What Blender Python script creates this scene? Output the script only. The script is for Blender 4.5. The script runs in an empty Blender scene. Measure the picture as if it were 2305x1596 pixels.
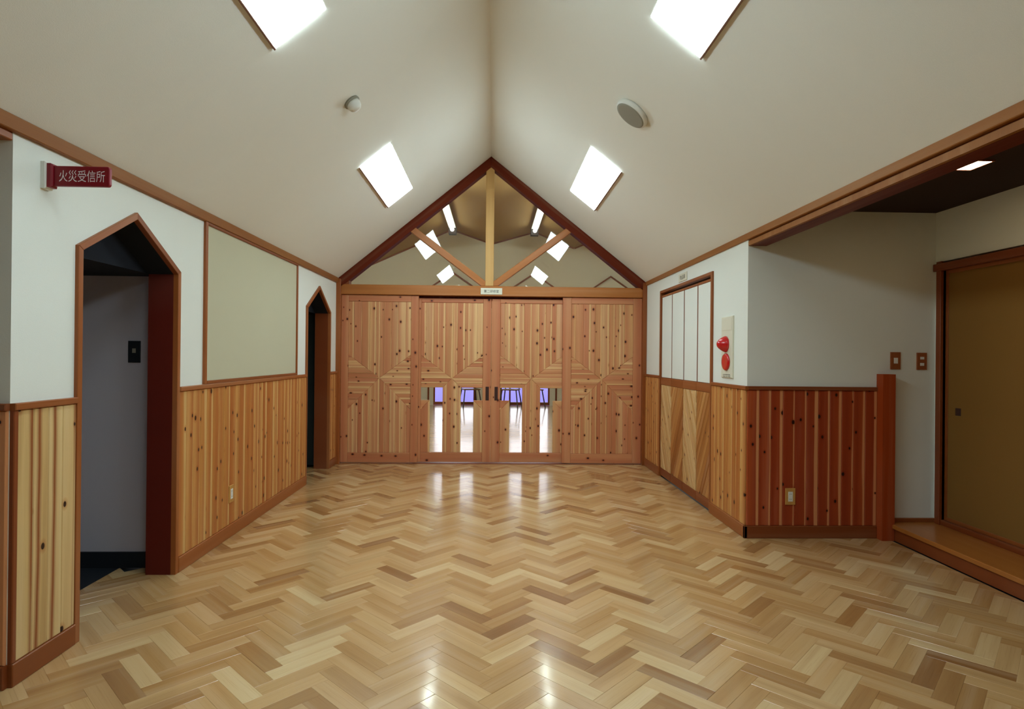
import bpy, math, random
from mathutils import Matrix, Vector

rng = random.Random(7)
scene = bpy.context.scene
col = scene.collection

# ------------------------------------------------------------------ camera, world, exposure
FPX, YAW, PITCH, ROLL, EYE = 1348.8, 0.0310, 0.0018, 0.0097, 1.25
_f = Vector((math.sin(YAW) * math.cos(PITCH), math.cos(YAW) * math.cos(PITCH), math.sin(PITCH)))
_r0 = Vector((math.cos(YAW), -math.sin(YAW), 0)); _u0 = _r0.cross(_f)
_r = math.cos(ROLL) * _r0 + math.sin(ROLL) * _u0
_u = -math.sin(ROLL) * _r0 + math.cos(ROLL) * _u0
cam_data = bpy.data.cameras.new('camera')
cam_data.sensor_fit = 'HORIZONTAL'; cam_data.sensor_width = 36.0
cam_data.lens = 36.0 * FPX / 2305.0
cam_data.clip_start = 0.05; cam_data.clip_end = 200
cam = bpy.data.objects.new('camera', cam_data); col.objects.link(cam)
cam.matrix_world = Matrix(((_r.x, _u.x, -_f.x, 0), (_r.y, _u.y, -_f.y, 0), (_r.z, _u.z, -_f.z, EYE), (0, 0, 0, 1)))
scene.camera = cam

world = bpy.data.worlds.new('sky'); scene.world = world
world.use_nodes = True
_bg = world.node_tree.nodes['Background']
_bg.inputs[0].default_value = (0.92, 0.89, 1.0, 1); _bg.inputs[1].default_value = 1.4

scene.view_settings.view_transform = 'Standard'
scene.view_settings.look = 'None'
scene.view_settings.exposure = 1.12
scene.view_settings.gamma = 1.0
scene.view_settings.use_curve_mapping = False
scene.cycles.max_bounces = 10
scene.cycles.diffuse_bounces = 6
scene.cycles.transparent_max_bounces = 12
scene.cycles.sample_clamp_indirect = 6.0

PANEL_LIGHT = 9.0       # emission of the ceiling light panels
FILL_TUBE_LIGHT = 26.0       # emission of the added, unseen tubes that light the room beyond
DOWN_LIGHT = 14.0       # emission of the small square downlight

# ------------------------------------------------------------------ measures of the place (metres)
XL, XR, D = -1.789, 1.766, 6.882
ZE, ZR, XRG = 2.105, 3.536, -0.046
ZCAP, YC, YL = 1.054, 4.116, 2.278
XA = 3.10               # wall of the raised alcove
ZA = 2.28               # alcove ceiling
YB = -3.2               # end of the room behind the camera
XLA = -3.2
BASE = 0.086
Y2 = 15.0               # far wall of the room beyond


def srgb(r, g, b):
    def c(v):
        v /= 255.0
        return v / 12.92 if v <= 0.04045 else ((v + 0.055) / 1.055) ** 2.4
    return (c(r), c(g), c(b), 1.0)


# ------------------------------------------------------------------ materials
def new_mat(name):
    m = bpy.data.materials.new(name); m.use_nodes = True
    nt = m.node_tree
    return m, nt, nt.nodes['Principled BSDF']


def plain(name, rgb, rough=0.6, spec=0.3, bump=0.0, scale=200.0, var=0.0, metal=0.0, coat=0.0):
    m, nt, p = new_mat(name)
    p.inputs['Base Color'].default_value = srgb(*rgb)
    p.inputs['Roughness'].default_value = rough
    p.inputs['Specular IOR Level'].default_value = spec
    p.inputs['Metallic'].default_value = metal
    if coat:
        p.inputs['Coat Weight'].default_value = coat
        p.inputs['Coat Roughness'].default_value = 0.08
    if bump or var:
        tc = nt.nodes.new('ShaderNodeTexCoord')
        n = nt.nodes.new('ShaderNodeTexNoise'); n.inputs['Scale'].default_value = scale
        n.inputs['Detail'].default_value = 4
        nt.links.new(tc.outputs['Object'], n.inputs['Vector'])
        if bump:
            b = nt.nodes.new('ShaderNodeBump'); b.inputs['Strength'].default_value = bump
            b.inputs['Distance'].default_value = 0.002
            nt.links.new(n.outputs['Fac'], b.inputs['Height'])
            nt.links.new(b.outputs['Normal'], p.inputs['Normal'])
        if var:
            mx = nt.nodes.new('ShaderNodeMix'); mx.data_type = 'RGBA'
            c = srgb(*rgb)
            mx.inputs['A'].default_value = tuple(v * (1 - var) for v in c[:3]) + (1,)
            mx.inputs['B'].default_value = tuple(min(1, v * (1 + var)) for v in c[:3]) + (1,)
            nt.links.new(n.outputs['Fac'], mx.inputs['Factor'])
            nt.links.new(mx.outputs['Result'], p.inputs['Base Color'])
    return m


def emit(name, rgb, strength, tint=(1, 1, 1)):
    m, nt, p = new_mat(name)
    p.inputs['Base Color'].default_value = srgb(*rgb)
    p.inputs['Emission Color'].default_value = tuple(a * b for a, b in zip(srgb(*rgb), tint)) + (1,)
    p.inputs['Emission Strength'].default_value = strength
    p.inputs['Roughness'].default_value = 0.5
    return m


def glass(name, tint=(1, 1, 1)):
    m = bpy.data.materials.new(name); m.use_nodes = True
    nt = m.node_tree; nt.nodes.remove(nt.nodes['Principled BSDF'])
    out = nt.nodes['Material Output']
    tr = nt.nodes.new('ShaderNodeBsdfTransparent'); tr.inputs[0].default_value = tint + (1,)
    gl = nt.nodes.new('ShaderNodeBsdfGlossy'); gl.inputs['Roughness'].default_value = 0.0
    fr = nt.nodes.new('ShaderNodeFresnel'); fr.inputs[0].default_value = 1.5
    mx = nt.nodes.new('ShaderNodeMixShader')
    nt.links.new(fr.outputs[0], mx.inputs[0]); nt.links.new(tr.outputs[0], mx.inputs[1]); nt.links.new(gl.outputs[0], mx.inputs[2])
    nt.links.new(mx.outputs[0], out.inputs['Surface'])
    return m


def wood(name, tones, heart=None, sap=None, sap_amount=0.0, sap_min=0.0, heart_w=2.1, heart_mix=0.75, knots=0.0, knot_rgb=(58, 24, 12), rough=0.42, coat=0.0,
         grain=0.35, streak=0.35, kscale=(6.0, 8.5), spec=0.4, gain=(0.90, 0.76, 0.58)):
    """Boards read: UVMap (metres along / across the grain), across (0..1 over the board), rnd (one number for each board)."""
    m, nt, p = new_mat(name)
    N, L = nt.nodes.new, nt.links.new

    def math_(op, a, b=None, clamp=False):
        n = N('ShaderNodeMath'); n.operation = op; n.use_clamp = clamp
        for i, v in enumerate((a, b)):
            if v is None:
                continue
            if isinstance(v, (int, float)):
                n.inputs[i].default_value = v
            else:
                L(v, n.inputs[i])
        return n.outputs[0]

    def mix(f, a, b, blend='MIX'):
        n = N('ShaderNodeMix'); n.data_type = 'RGBA'; n.blend_type = blend; n.clamp_factor = True
        for key, v in (('Factor', f), ('A', a), ('B', b)):
            if isinstance(v, (int, float)):
                n.inputs[key].default_value = v
            elif isinstance(v, tuple):
                n.inputs[key].default_value = v
            else:
                L(v, n.inputs[key])
        return n.outputs['Result']

    uv = N('ShaderNodeUVMap'); uv.uv_map = 'UVMap'
    s = N('ShaderNodeSeparateXYZ'); L(uv.outputs[0], s.inputs[0])
    ac = N('ShaderNodeUVMap'); ac.uv_map = 'across'
    sa = N('ShaderNodeSeparateXYZ'); L(ac.outputs[0], sa.inputs[0])
    at = N('ShaderNodeAttribute'); at.attribute_name = 'rnd'
    rnd = at.outputs['Fac']

    def vec(fx, fy, fz):
        c = N('ShaderNodeCombineXYZ')
        L(math_('MULTIPLY', s.outputs[0], fx), c.inputs[0]); L(math_('MULTIPLY', s.outputs[1], fy), c.inputs[1])
        L(math_('MULTIPLY', rnd, fz), c.inputs[2])
        return c.outputs[0]

    def noise(v, detail=3, scale=1.0, dist=0.0):
        n = N('ShaderNodeTexNoise'); n.inputs['Scale'].default_value = scale; n.inputs['Detail'].default_value = detail
        n.inputs['Distortion'].default_value = dist
        L(v, n.inputs['Vector'])
        return n.outputs['Fac']

    ramp = N('ShaderNodeValToRGB'); L(rnd, ramp.inputs[0])
    el = ramp.color_ramp.elements
    while len(el) < len(tones):
        el.new(0.5)
    for i, t in enumerate(tones):
        el[i].position = i / max(1, len(tones) - 1); el[i].color = srgb(*t)
    colr = ramp.outputs[0]
    # broad streaks along the board, then fine pores
    st = noise(vec(0.7, 16.0, 37.0), 3)
    stf = math_('MULTIPLY', math_('SUBTRACT', st, 0.5), 2.0 * streak)
    dark = mix(1.0, colr, (0.62, 0.50, 0.40, 1), 'MULTIPLY')
    lite = mix(0.45, colr, (1.0, 0.90, 0.72, 1), 'MIX')
    colr = mix(math_('MULTIPLY', stf, 1.6, True), colr, lite)
    colr = mix(math_('MULTIPLY', stf, -2.4, True), colr, dark)
    if heart is not None:
        # reddish heartwood in a wavering band, pale sapwood beside it
        wob = math_('MULTIPLY', math_('SUBTRACT', noise(vec(1.1, 3.0, 51.0), 2), 0.5), 0.5)
        pos = math_('ADD', sa.outputs[0], wob)
        ctr = math_('FRACT', math_('MULTIPLY', rnd, 7.31))
        hm = math_('SUBTRACT', 1.0, math_('MULTIPLY', math_('ABSOLUTE', math_('SUBTRACT', pos, ctr)), heart_w), True)
        colr = mix(math_('MULTIPLY', hm, heart_mix), colr, srgb(*heart))
    if sap is not None:
        wob2 = math_('MULTIPLY', math_('SUBTRACT', noise(vec(1.3, 2.0, 77.0), 2), 0.5), 0.35)
        e = math_('ADD', sa.outputs[0], wob2)
        wide = math_('ADD', math_('MULTIPLY', math_('FRACT', math_('MULTIPLY', rnd, 13.7)), sap_amount), sap_min)
        sm = math_('MULTIPLY', math_('SUBTRACT', wide, e), 14.0, True)
        colr = mix(math_('MULTIPLY', sm, 0.85), colr, srgb(*sap))
    g = noise(vec(5.0, 240.0, 91.0), 4)
    gf = math_('MULTIPLY', math_('SUBTRACT', g, 0.45), -grain * 3.0, True)
    colr = mix(gf, colr, mix(1.0, colr, (0.55, 0.42, 0.30, 1), 'MULTIPLY'))
    if knots > 0:
        v = N('ShaderNodeTexVoronoi'); v.voronoi_dimensions = '3D'; v.inputs['Scale'].default_value = 1.0
        v.inputs['Randomness'].default_value = 0.85
        c = N('ShaderNodeCombineXYZ')
        L(math_('MULTIPLY', s.outputs[0], kscale[0]), c.inputs[0]); L(math_('MULTIPLY', s.outputs[1], kscale[1]), c.inputs[1])
        L(v.outputs['Distance'], math_('ADD', 0, 0).node.inputs[0])
        L(c.outputs[0], v.inputs['Vector'])
        # distance in a flat slice: knots are where the slice passes close to a cell point
        sc = N('ShaderNodeSeparateColor'); L(v.outputs['Color'], sc.inputs[0])
        has = math_('LESS_THAN', sc.outputs[0], knots)
        size = math_('ADD', math_('MULTIPLY', sc.outputs[1], 0.06), 0.045)
        dd = math_('DIVIDE', v.outputs['Distance'], size)
        halo = math_('MULTIPLY', math_('MULTIPLY', math_('SUBTRACT', 2.2, dd), 0.9, True), has)
        core = math_('MULTIPLY', math_('MULTIPLY', math_('SUBTRACT', 1.0, dd), 4.0, True), has)
        colr = mix(math_('MULTIPLY', halo, 0.55), colr, mix(1.0, colr, (0.72, 0.42, 0.25, 1), 'MULTIPLY'))
        colr = mix(core, colr, srgb(*knot_rgb))
        v.voronoi_dimensions = '2D'
    colr = mix(1.0, colr, tuple(gain) + (1,), 'MULTIPLY')
    L(colr, p.inputs['Base Color'])
    p.inputs['Roughness'].default_value = rough
    p.inputs['Specular IOR Level'].default_value = spec
    if coat:
        p.inputs['Coat Weight'].default_value = coat
        p.inputs['Coat Roughness'].default_value = 0.10
    b = N('ShaderNodeBump'); b.inputs['Strength'].default_value = 0.12; b.inputs['Distance'].default_value = 0.001
    L(g, b.inputs['Height']); L(b.outputs['Normal'], p.inputs['Normal'])
    return m


M = {}
M['white_wall'] = plain('wallpaper_white', (230, 234, 226), 0.85, 0.15, 0.25, 260.0, 0.02)
M['ceiling'] = plain('ceiling_paper', (234, 234, 224), 0.9, 0.1, 0.35, 320.0, 0.03)
M['grey_wall'] = plain('grey_panel', (196, 192, 200), 0.7, 0.25, 0.15, 200.0, 0.03)
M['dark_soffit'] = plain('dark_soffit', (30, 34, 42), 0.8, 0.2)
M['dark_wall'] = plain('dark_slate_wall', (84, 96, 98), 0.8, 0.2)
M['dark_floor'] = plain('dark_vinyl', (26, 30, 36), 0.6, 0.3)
M['dark_ceiling'] = plain('dark_ceiling', (70, 46, 38), 0.8, 0.15, 0.1, 60.0, 0.1)
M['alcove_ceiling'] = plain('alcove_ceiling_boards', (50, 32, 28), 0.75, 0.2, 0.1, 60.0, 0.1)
M['cloth'] = plain('cream_board_cloth', (198, 195, 168), 0.95, 0.05, 0.5, 420.0, 0.05)
M['fusuma'] = plain('olive_door_paper', (136, 100, 50), 0.9, 0.1, 0.4, 350.0, 0.06)
M['trim'] = wood('brown_trim_wood', [(150, 88, 44), (166, 102, 54), (142, 82, 42)], rough=0.4, grain=0.3, streak=0.25)
M['trim_dark'] = wood('dark_trim_wood', [(128, 66, 34), (140, 76, 40)], rough=0.4, grain=0.3, streak=0.2)
M['beam'] = wood('beam_wood', [(184, 124, 66), (196, 136, 76), (176, 114, 60)], rough=0.45, grain=0.3, streak=0.25)
M['rafter'] = wood('rafter_wood', [(108, 44, 24), (116, 50, 28)], rough=0.6, spec=0.15, grain=0.3, streak=0.2)
M['eave_trim'] = wood('eave_trim_wood', [(152, 102, 52), (162, 112, 60)], rough=0.5, grain=0.3, streak=0.25, spec=0.25)
M['pale_beam'] = wood('pale_post_wood', [(214, 174, 116), (222, 184, 126)], rough=0.5, grain=0.3, streak=0.25, spec=0.3, gain=(0.9, 0.84, 0.7))
M['post_wood'] = wood('red_post_wood', [(168, 82, 34), (160, 76, 32)], rough=0.5, grain=0.3, streak=0.2, spec=0.25, gain=(0.95, 0.66, 0.5))
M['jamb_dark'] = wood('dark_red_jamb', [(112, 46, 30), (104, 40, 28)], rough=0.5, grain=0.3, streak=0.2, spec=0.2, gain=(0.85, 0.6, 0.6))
M['cedar'] = wood('cedar_wainscot', [(206, 150, 88), (220, 176, 118), (196, 132, 74), (212, 160, 100), (190, 126, 70)], heart=(186, 112, 62),
                  sap=(228, 200, 150), sap_amount=0.45, knots=0.6, rough=0.4, streak=0.4, gain=(0.88, 0.74, 0.52))
M['cedar_pale'] = wood('cedar_pale_wainscot', [(226, 200, 150), (216, 184, 130), (232, 208, 162), (222, 190, 138)], heart=(150, 74, 30), heart_w=4.5, heart_mix=1.0,
                       sap=(232, 210, 164), sap_amount=0.4, knots=0.5, knot_rgb=(44, 18, 14), rough=0.4, streak=0.6, gain=(0.90, 0.84, 0.70))
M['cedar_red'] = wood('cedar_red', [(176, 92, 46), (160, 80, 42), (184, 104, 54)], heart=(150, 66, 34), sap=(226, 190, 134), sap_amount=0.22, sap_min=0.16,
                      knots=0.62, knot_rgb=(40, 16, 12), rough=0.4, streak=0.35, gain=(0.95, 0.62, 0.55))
M['cedar_door'] = wood('cedar_door_boards', [(214, 160, 122), (230, 196, 150), (206, 146, 108), (222, 178, 132), (190, 124, 92), (240, 214, 168), (210, 150, 118), (196, 132, 96), (228, 188, 142)],
                       heart=(204, 138, 104), sap=(236, 208, 162), sap_amount=0.35, knots=0.6, knot_rgb=(70, 26, 18), rough=0.42, streak=0.35, gain=(0.92, 0.79, 0.64))
M['cedar_stile'] = wood('cedar_door_frame', [(206, 146, 110), (214, 158, 120), (198, 134, 100)], heart=(196, 124, 92), knots=0.5,
                        knot_rgb=(70, 26, 18), rough=0.42, streak=0.3, gain=(0.92, 0.79, 0.64))
M['pale_board'] = wood('pale_diagonal_board', [(234, 208, 162), (204, 160, 104), (224, 192, 142), (210, 172, 118)], knots=0.35, rough=0.42, streak=0.6, gain=(0.92, 0.84, 0.70))
M['tan_board'] = wood('tan_diagonal_board', [(198, 144, 84), (164, 106, 54), (206, 158, 98), (178, 122, 66)], knots=0.15, rough=0.42, streak=0.6)
M['oak'] = wood('oak_parquet', [(150, 108, 64), (196, 158, 106), (206, 170, 120), (184, 144, 92), (212, 180, 132), (172, 130, 80), (200, 164, 112), (222, 196, 150), (190, 150, 98)],
                rough=0.26, coat=0.5, grain=0.5, streak=0.4, spec=0.45, gain=(0.93, 0.87, 0.80))
M['step_wood'] = wood('step_wood', [(176, 116, 58), (184, 124, 64)], rough=0.35, coat=0.2, grain=0.3, streak=0.25)
M['glass'] = glass('clear_glass', (0.97, 0.98, 0.97))
M['panel_light'] = emit('light_diffuser', (250, 255, 249), PANEL_LIGHT, (0.845, 1.0, 1.135))
M['panel_dim'] = emit('light_diffuser_dim', (250, 255, 249), 4.0, (0.845, 1.0, 1.135))
M['tube'] = emit('unseen_fill_tube', (240, 255, 252), FILL_TUBE_LIGHT)
M['tube_far'] = emit('fluorescent_tube_far', (248, 255, 246), 3.2)
M['down'] = emit('downlight_lens', (255, 226, 180), DOWN_LIGHT)
M['brown_edge'] = plain('brown_edge', (120, 84, 66), 0.6)
M['fixture_white'] = plain('white_enamel', (225, 226, 218), 0.45, 0.4)
M['fixture_grey'] = plain('grey_grille', (150, 147, 132), 0.7, 0.3, 0.4, 900.0)
M['sign_red'] = plain('crimson_plastic', (128, 6, 26), 0.4, 0.4)
M['sign_white'] = plain('white_lettering', (235, 225, 228), 0.6)
M['bright_red'] = plain('signal_red_plastic', (205, 14, 24), 0.18, 0.5, coat=0.5)
M['cream'] = plain('cream_plastic', (222, 220, 200), 0.5, 0.4)
M['ink'] = plain('black_print', (45, 42, 42), 0.8, 0.1)
M['black'] = plain('black_plastic', (22, 28, 34), 0.5, 0.4)
M['plate_wood'] = plain('wood_grain_plastic', (150, 84, 44), 0.5, 0.3, 0.0, 60.0, 0.12)
M['plate_oak'] = plain('oak_grain_plastic', (196, 146, 76), 0.5, 0.3, 0.0, 60.0, 0.12)
M['dark_pull'] = plain('dark_metal_pull', (58, 30, 24), 0.45, 0.5)
M['bracket'] = plain('dark_bracket', (52, 40, 36), 0.6, 0.3)
M['beige_wall'] = plain('beige_far_wall', (222, 218, 200), 0.9, 0.1, 0.2, 200.0, 0.02)
M['beige_ceiling'] = plain('tan_far_ceiling', (158, 126, 78), 0.9, 0.1, 0.2, 200.0, 0.02)
M['snow'] = plain('shade_blue_ground', (118, 112, 190), 0.9, 0.05, 0.0, 1.5, 0.05)  # blue of snow in shade is put into the base colour
M['chair_frame'] = plain('dark_chair_tube', (60, 44, 36), 0.4, 0.4)
M['chair_seat'] = plain('brown_chair_shell', (120, 84, 50), 0.5, 0.3)


# ------------------------------------------------------------------ geometry helpers
def f_floor(a, b, d): return (a, b, d)
def f_left(a, b, d): return (XL + d, a, b)                 # wall_left, a = y, b = z, d into the room
def f_right(a, b, d): return (XR - d, a, b)
def f_alcove(a, b, d): return (XA - d, a, b)
def f_front(Y):                                             # surfaces that face the camera
    return lambda a, b, d: (a, Y - d, b)
def f_rear(Y):
    return lambda a, b, d: (a, Y + d, b)
def f_down(Z):
    return lambda a, b, d: (a, b, Z - d)


_hl, _hr = XRG - XL, XR - XRG
_tl, _tr = math.atan2(ZR - ZE, _hl), math.atan2(ZR - ZE, _hr)
def f_ceil_l(a, b, d):                                      # a = distance down the slope from the ridge, b = y, d below the surface
    return (XRG - a * math.cos(_tl) + d * math.sin(_tl), b, ZR - a * math.sin(_tl) - d * math.cos(_tl))
def f_ceil_r(a, b, d):
    return (XRG + a * math.cos(_tr) - d * math.sin(_tr), b, ZR - a * math.sin(_tr) - d * math.cos(_tr))


def area2(p):
    return sum(p[i][0] * p[(i + 1) % len(p)][1] - p[(i + 1) % len(p)][0] * p[i][1] for i in range(len(p)))


def clip(poly, nx, ny, c):
    """keep the side nx*x + ny*y <= c of a convex polygon"""
    out = []
    for i in range(len(poly)):
        p, q = poly[i], poly[(i + 1) % len(poly)]
        dp, dq = nx * p[0] + ny * p[1] - c, nx * q[0] + ny * q[1] - c
        if dp <= 1e-9:
            out.append(p)
        if (dp < -1e-9 and dq > 1e-9) or (dp > 1e-9 and dq < -1e-9):
            t = dp / (dp - dq)
            out.append((p[0] + t * (q[0] - p[0]), p[1] + t * (q[1] - p[1])))
    res = []
    for p in out:
        if not res or abs(p[0] - res[-1][0]) + abs(p[1] - res[-1][1]) > 1e-5:
            res.append(p)
    if len(res) > 2 and abs(res[0][0] - res[-1][0]) + abs(res[0][1] - res[-1][1]) < 1e-5:
        res.pop()
    return res if len(res) > 2 and abs(area2(res)) > 2e-5 else []


def rect(a0, a1, b0, b1): return [(a0, b0), (a1, b0), (a1, b1), (a0, b1)]


def inset(poly, c):
    n = len(poly); out = []
    for i in range(n):
        p0, p1, p2 = poly[i - 1], poly[i], poly[(i + 1) % n]
        d1 = (p1[0] - p0[0], p1[1] - p0[1]); d2 = (p2[0] - p1[0], p2[1] - p1[1])
        l1, l2 = math.hypot(*d1), math.hypot(*d2)
        n1 = (-d1[1] / l1, d1[0] / l1); n2 = (-d2[1] / l2, d2[0] / l2)
        k = 1 + n1[0] * n2[0] + n1[1] * n2[1]
        k = max(k, 0.35)
        out.append((p1[0] + c * (n1[0] + n2[0]) / k, p1[1] + c * (n1[1] + n2[1]) / k))
    return out


class Geo:
    def __init__(self):
        self.v, self.f, self.uv, self.ac, self.rn, self.sm = [], [], [], [], [], []

    def face(self, idx, uvs, acs, r, smooth=False):
        self.f.append(idx); self.uv.extend(uvs); self.ac.extend(acs); self.rn.append(r); self.sm.append(smooth)

    def prism(self, poly, fr, d0, d1, ch=0.0, grain=(0, 1), r=None):
        """a convex polygon given in a surface's own a, b and raised from d0 to d1, its front edges eased by ch"""
        if area2(poly) < 0:
            poly = poly[::-1]
        r = rng.random() if r is None else r
        off = r * 37.0
        gl = math.hypot(*grain); g = (grain[0] / gl, grain[1] / gl)
        vs = [-g[1] * p[0] + g[0] * p[1] for p in poly]; v0, v1 = min(vs), max(vs)
        O = Vector(fr(0, 0, 0)); ea = Vector(fr(1, 0, 0)) - O; eb = Vector(fr(0, 1, 0)) - O; ed = Vector(fr(0, 0, 1)) - O
        flip = (ea.cross(eb).dot(ed) < 0) != (d1 < d0)
        n = len(poly)
        rings = [(poly, d0)]
        sg = 1 if d1 > d0 else -1
        if ch > 0:
            rings += [(poly, d1 - sg * ch), (inset(poly, ch), d1)]
        else:
            rings += [(poly, d1)]
        base = len(self.v); flat = []
        for pl, d in rings:
            for p in pl:
                self.v.append(fr(p[0], p[1], d)); flat.append(p)

        def put(idx):
            if flip:
                idx = idx[::-1]
            u, a = [], []
            for i in idx:
                p = flat[i]
                vv = -g[1] * p[0] + g[0] * p[1]
                u.append((g[0] * p[0] + g[1] * p[1] + off, vv + off * 0.37)); a.append(((vv - v0) / max(1e-6, v1 - v0), 0.5))
            self.face([base + i for i in idx], u, a, r)
        put(list(range(n))[::-1])
        for k in range(len(rings) - 1):
            for i in range(n):
                j = (i + 1) % n
                put([k * n + i, k * n + j, (k + 1) * n + j, (k + 1) * n + i])
        m = (len(rings) - 1) * n
        put(list(range(m, m + n)))
        return self

    def box(self, x0, x1, y0, y1, z0, z1, ch=0.0, grain=None, r=None):
        dx, dy, dz = x1 - x0, y1 - y0, z1 - z0
        if dz <= min(dx, dy):
            return self.prism(rect(x0, x1, y0, y1), f_floor, z0, z1, ch, grain or ((1, 0) if dx > dy else (0, 1)), r)
        if dx <= min(dy, dz):
            return self.prism(rect(y0, y1, z0, z1), lambda a, b, d: (d, a, b), x0, x1, ch, grain or ((1, 0) if dy > dz else (0, 1)), r)
        return self.prism(rect(x0, x1, z0, z1), lambda a, b, d: (a, d, b), y0, y1, ch, grain or ((1, 0) if dx > dz else (0, 1)), r)

    def beam(self, p, q, w, h, up=(0, 0, 1)):
        """a squared stick from p to q, w across and h along up"""
        p, q = Vector(p), Vector(q); t = (q - p); L = t.length; t.normalize()
        s = t.cross(Vector(up)).normalized(); u = s.cross(t).normalized()
        fr = lambda a, b, d: tuple(p + t * a + s * b + u * d)
        return self.prism(rect(0, L, -w / 2, w / 2), fr, -h / 2, h / 2, min(w, h) * 0.08, (1, 0))

    def lathe(self, prof, fr, ca, cb, seg=24, smooth=True, r=0.5, sx=1.0, sy=1.0):
        """prof: (radius, d) from the surface outwards"""
        O = Vector(fr(0, 0, 0)); ea = Vector(fr(1, 0, 0)) - O; eb = Vector(fr(0, 1, 0)) - O; ed = Vector(fr(0, 0, 1)) - O
        flip = ea.cross(eb).dot(ed) < 0
        base = len(self.v); n = seg
        for rad, d in prof:
            for k in range(n):
                t = 2 * math.pi * k / n
                self.v.append(fr(ca + rad * sx * math.cos(t), cb + rad * sy * math.sin(t), d))
        def put(idx, s):
            if flip: idx = idx[::-1]
            self.face([base + i for i in idx], [(0.0, 0.0)] * len(idx), [(0.5, 0.5)] * len(idx), r, s)
        put(list(range(n))[::-1], False)
        for k in range(len(prof) - 1):
            for i in range(n):
                j = (i + 1) % n
                put([k * n + i, k * n + j, (k + 1) * n + j, (k + 1) * n + i], smooth)
        put(list(range((len(prof) - 1) * n, len(prof) * n)), False)
        return self

    def build(self, name, mat, parent=None):
        me = bpy.data.meshes.new(name)
        me.from_pydata(self.v, [], self.f)
        u1 = me.uv_layers.new(name='UVMap'); u2 = me.uv_layers.new(name='across')
        u1.data.foreach_set('uv', [c for p in self.uv for c in p])
        u2.data.foreach_set('uv', [c for p in self.ac for c in p])
        at = me.attributes.new('rnd', 'FLOAT', 'FACE'); at.data.foreach_set('value', self.rn)
        me.polygons.foreach_set('use_smooth', self.sm)
        me.materials.append(M[mat]); me.update()
        o = bpy.data.objects.new(name, me); col.objects.link(o)
        if parent is not None:
            o.parent = parent
            o.matrix_parent_inverse = parent.matrix_world.inverted()
        return o


def empty(name, loc=(0, 0, 0)):
    o = bpy.data.objects.new(name, None); o.empty_display_size = 0.1; col.objects.link(o)
    o.matrix_world = Matrix.Translation(loc)
    return o


def tag(o, label, cat=None, group=None, kind=None):
    o['label'] = label
    if cat: o['category'] = cat
    if group: o['group'] = group
    if kind: o['kind'] = kind
    return o


def struct(o, label):
    o['kind'] = 'structure'; o['label'] = label
    return o


def lettering(name, text, origin, ax, ay, width, height, mat, parent, depth=0.0006):
    """print as flat raised letters, width x height, centred on origin"""
    cu = bpy.data.curves.new('lettering', 'FONT'); cu.body = text; cu.align_x = 'CENTER'; cu.align_y = 'CENTER'; cu.size = 1.0
    cu.resolution_u = 3
    t = bpy.data.objects.new('lettering', cu); col.objects.link(t)
    bpy.context.view_layer.update()
    me = bpy.data.meshes.new_from_object(t.evaluated_get(bpy.context.evaluated_depsgraph_get()))
    bpy.data.objects.remove(t); bpy.data.curves.remove(cu)
    xs = [v.co.x for v in me.vertices]; ys = [v.co.y for v in me.vertices]
    if not xs:
        return None
    cx, cy = (min(xs) + max(xs)) / 2, (min(ys) + max(ys)) / 2
    kx, ky = width / (max(xs) - min(xs)), height / (max(ys) - min(ys))
    o_, ax, ay = Vector(origin), Vector(ax), Vector(ay); nn = ax.cross(ay)
    for v in me.vertices:
        v.co = o_ + ax * (v.co.x - cx) * kx + ay * (v.co.y - cy) * ky + nn * depth
    me.name = name; me.materials.clear(); me.materials.append(M[mat])
    o = bpy.data.objects.new(name, me); col.objects.link(o)
    o.parent = parent; o.matrix_parent_inverse = parent.matrix_world.inverted()
    return o


def px(p):
    d = Vector(p) - Vector((0, 0, EYE)); z = d.dot(_f)
    return (1152.5 + FPX * d.dot(_r) / z, 798 - FPX * d.dot(_u) / z) if z > 0.1 else None


# ================================================================== THE SETTING
# ---- floor: slab and herringbone parquet
floor = Geo()
floor.box(XLA, XA, YB, D + 0.10, -0.06, -0.012)
floor = struct(floor.build('floor', 'dark_floor'), 'oak herringbone parquet floor of the hall')

BL, BW = 0.2955, 0.0739
_u2, _v2 = (math.sqrt(.5), -math.sqrt(.5)), (math.sqrt(.5), math.sqrt(.5))
OX, OY = 0.216 - BW * math.sqrt(.5), 2.4270 - BW * math.sqrt(.5)
blocks = []
def block(u0, u1, v0, v1, ox, oy, grain):
    poly = [(ox + u * _u2[0] + v * _v2[0], oy + u * _u2[1] + v * _v2[1]) for u, v in ((u0, v0), (u1, v0), (u1, v1), (u0, v1))]
    mx, mn = max(p[0] for p in poly), min(p[0] for p in poly)
    y0, y1 = min(p[1] for p in poly), max(p[1] for p in poly)
    inside = any(y1 > c - 0.42 and y0 < c + 0.42 for c in (3.035, 6.18))
    lim = [(-1, 0, 2.15 if inside else -XL), (0, 1, D + 0.05), (0, -1, -YB)]
    cuts = [lim]
    if mx > XR:
        cuts = []
        if y0 < YC and y1 <= YC: cuts = [lim + [(1, 0, XA - 0.345)]]
        elif y0 >= YC: cuts = [lim + [(1, 0, XR)]]
        else: cuts = [lim + [(1, 0, XR)], lim + [(-1, 0, -XR), (1, 0, XA - 0.345), (0, 1, YC)]]
    whole = poly
    for cs in cuts:
        poly = whole
        for c in cs:
            poly = clip(poly, *c)
            if not poly: break
        if poly: add_block(poly, grain)


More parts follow.
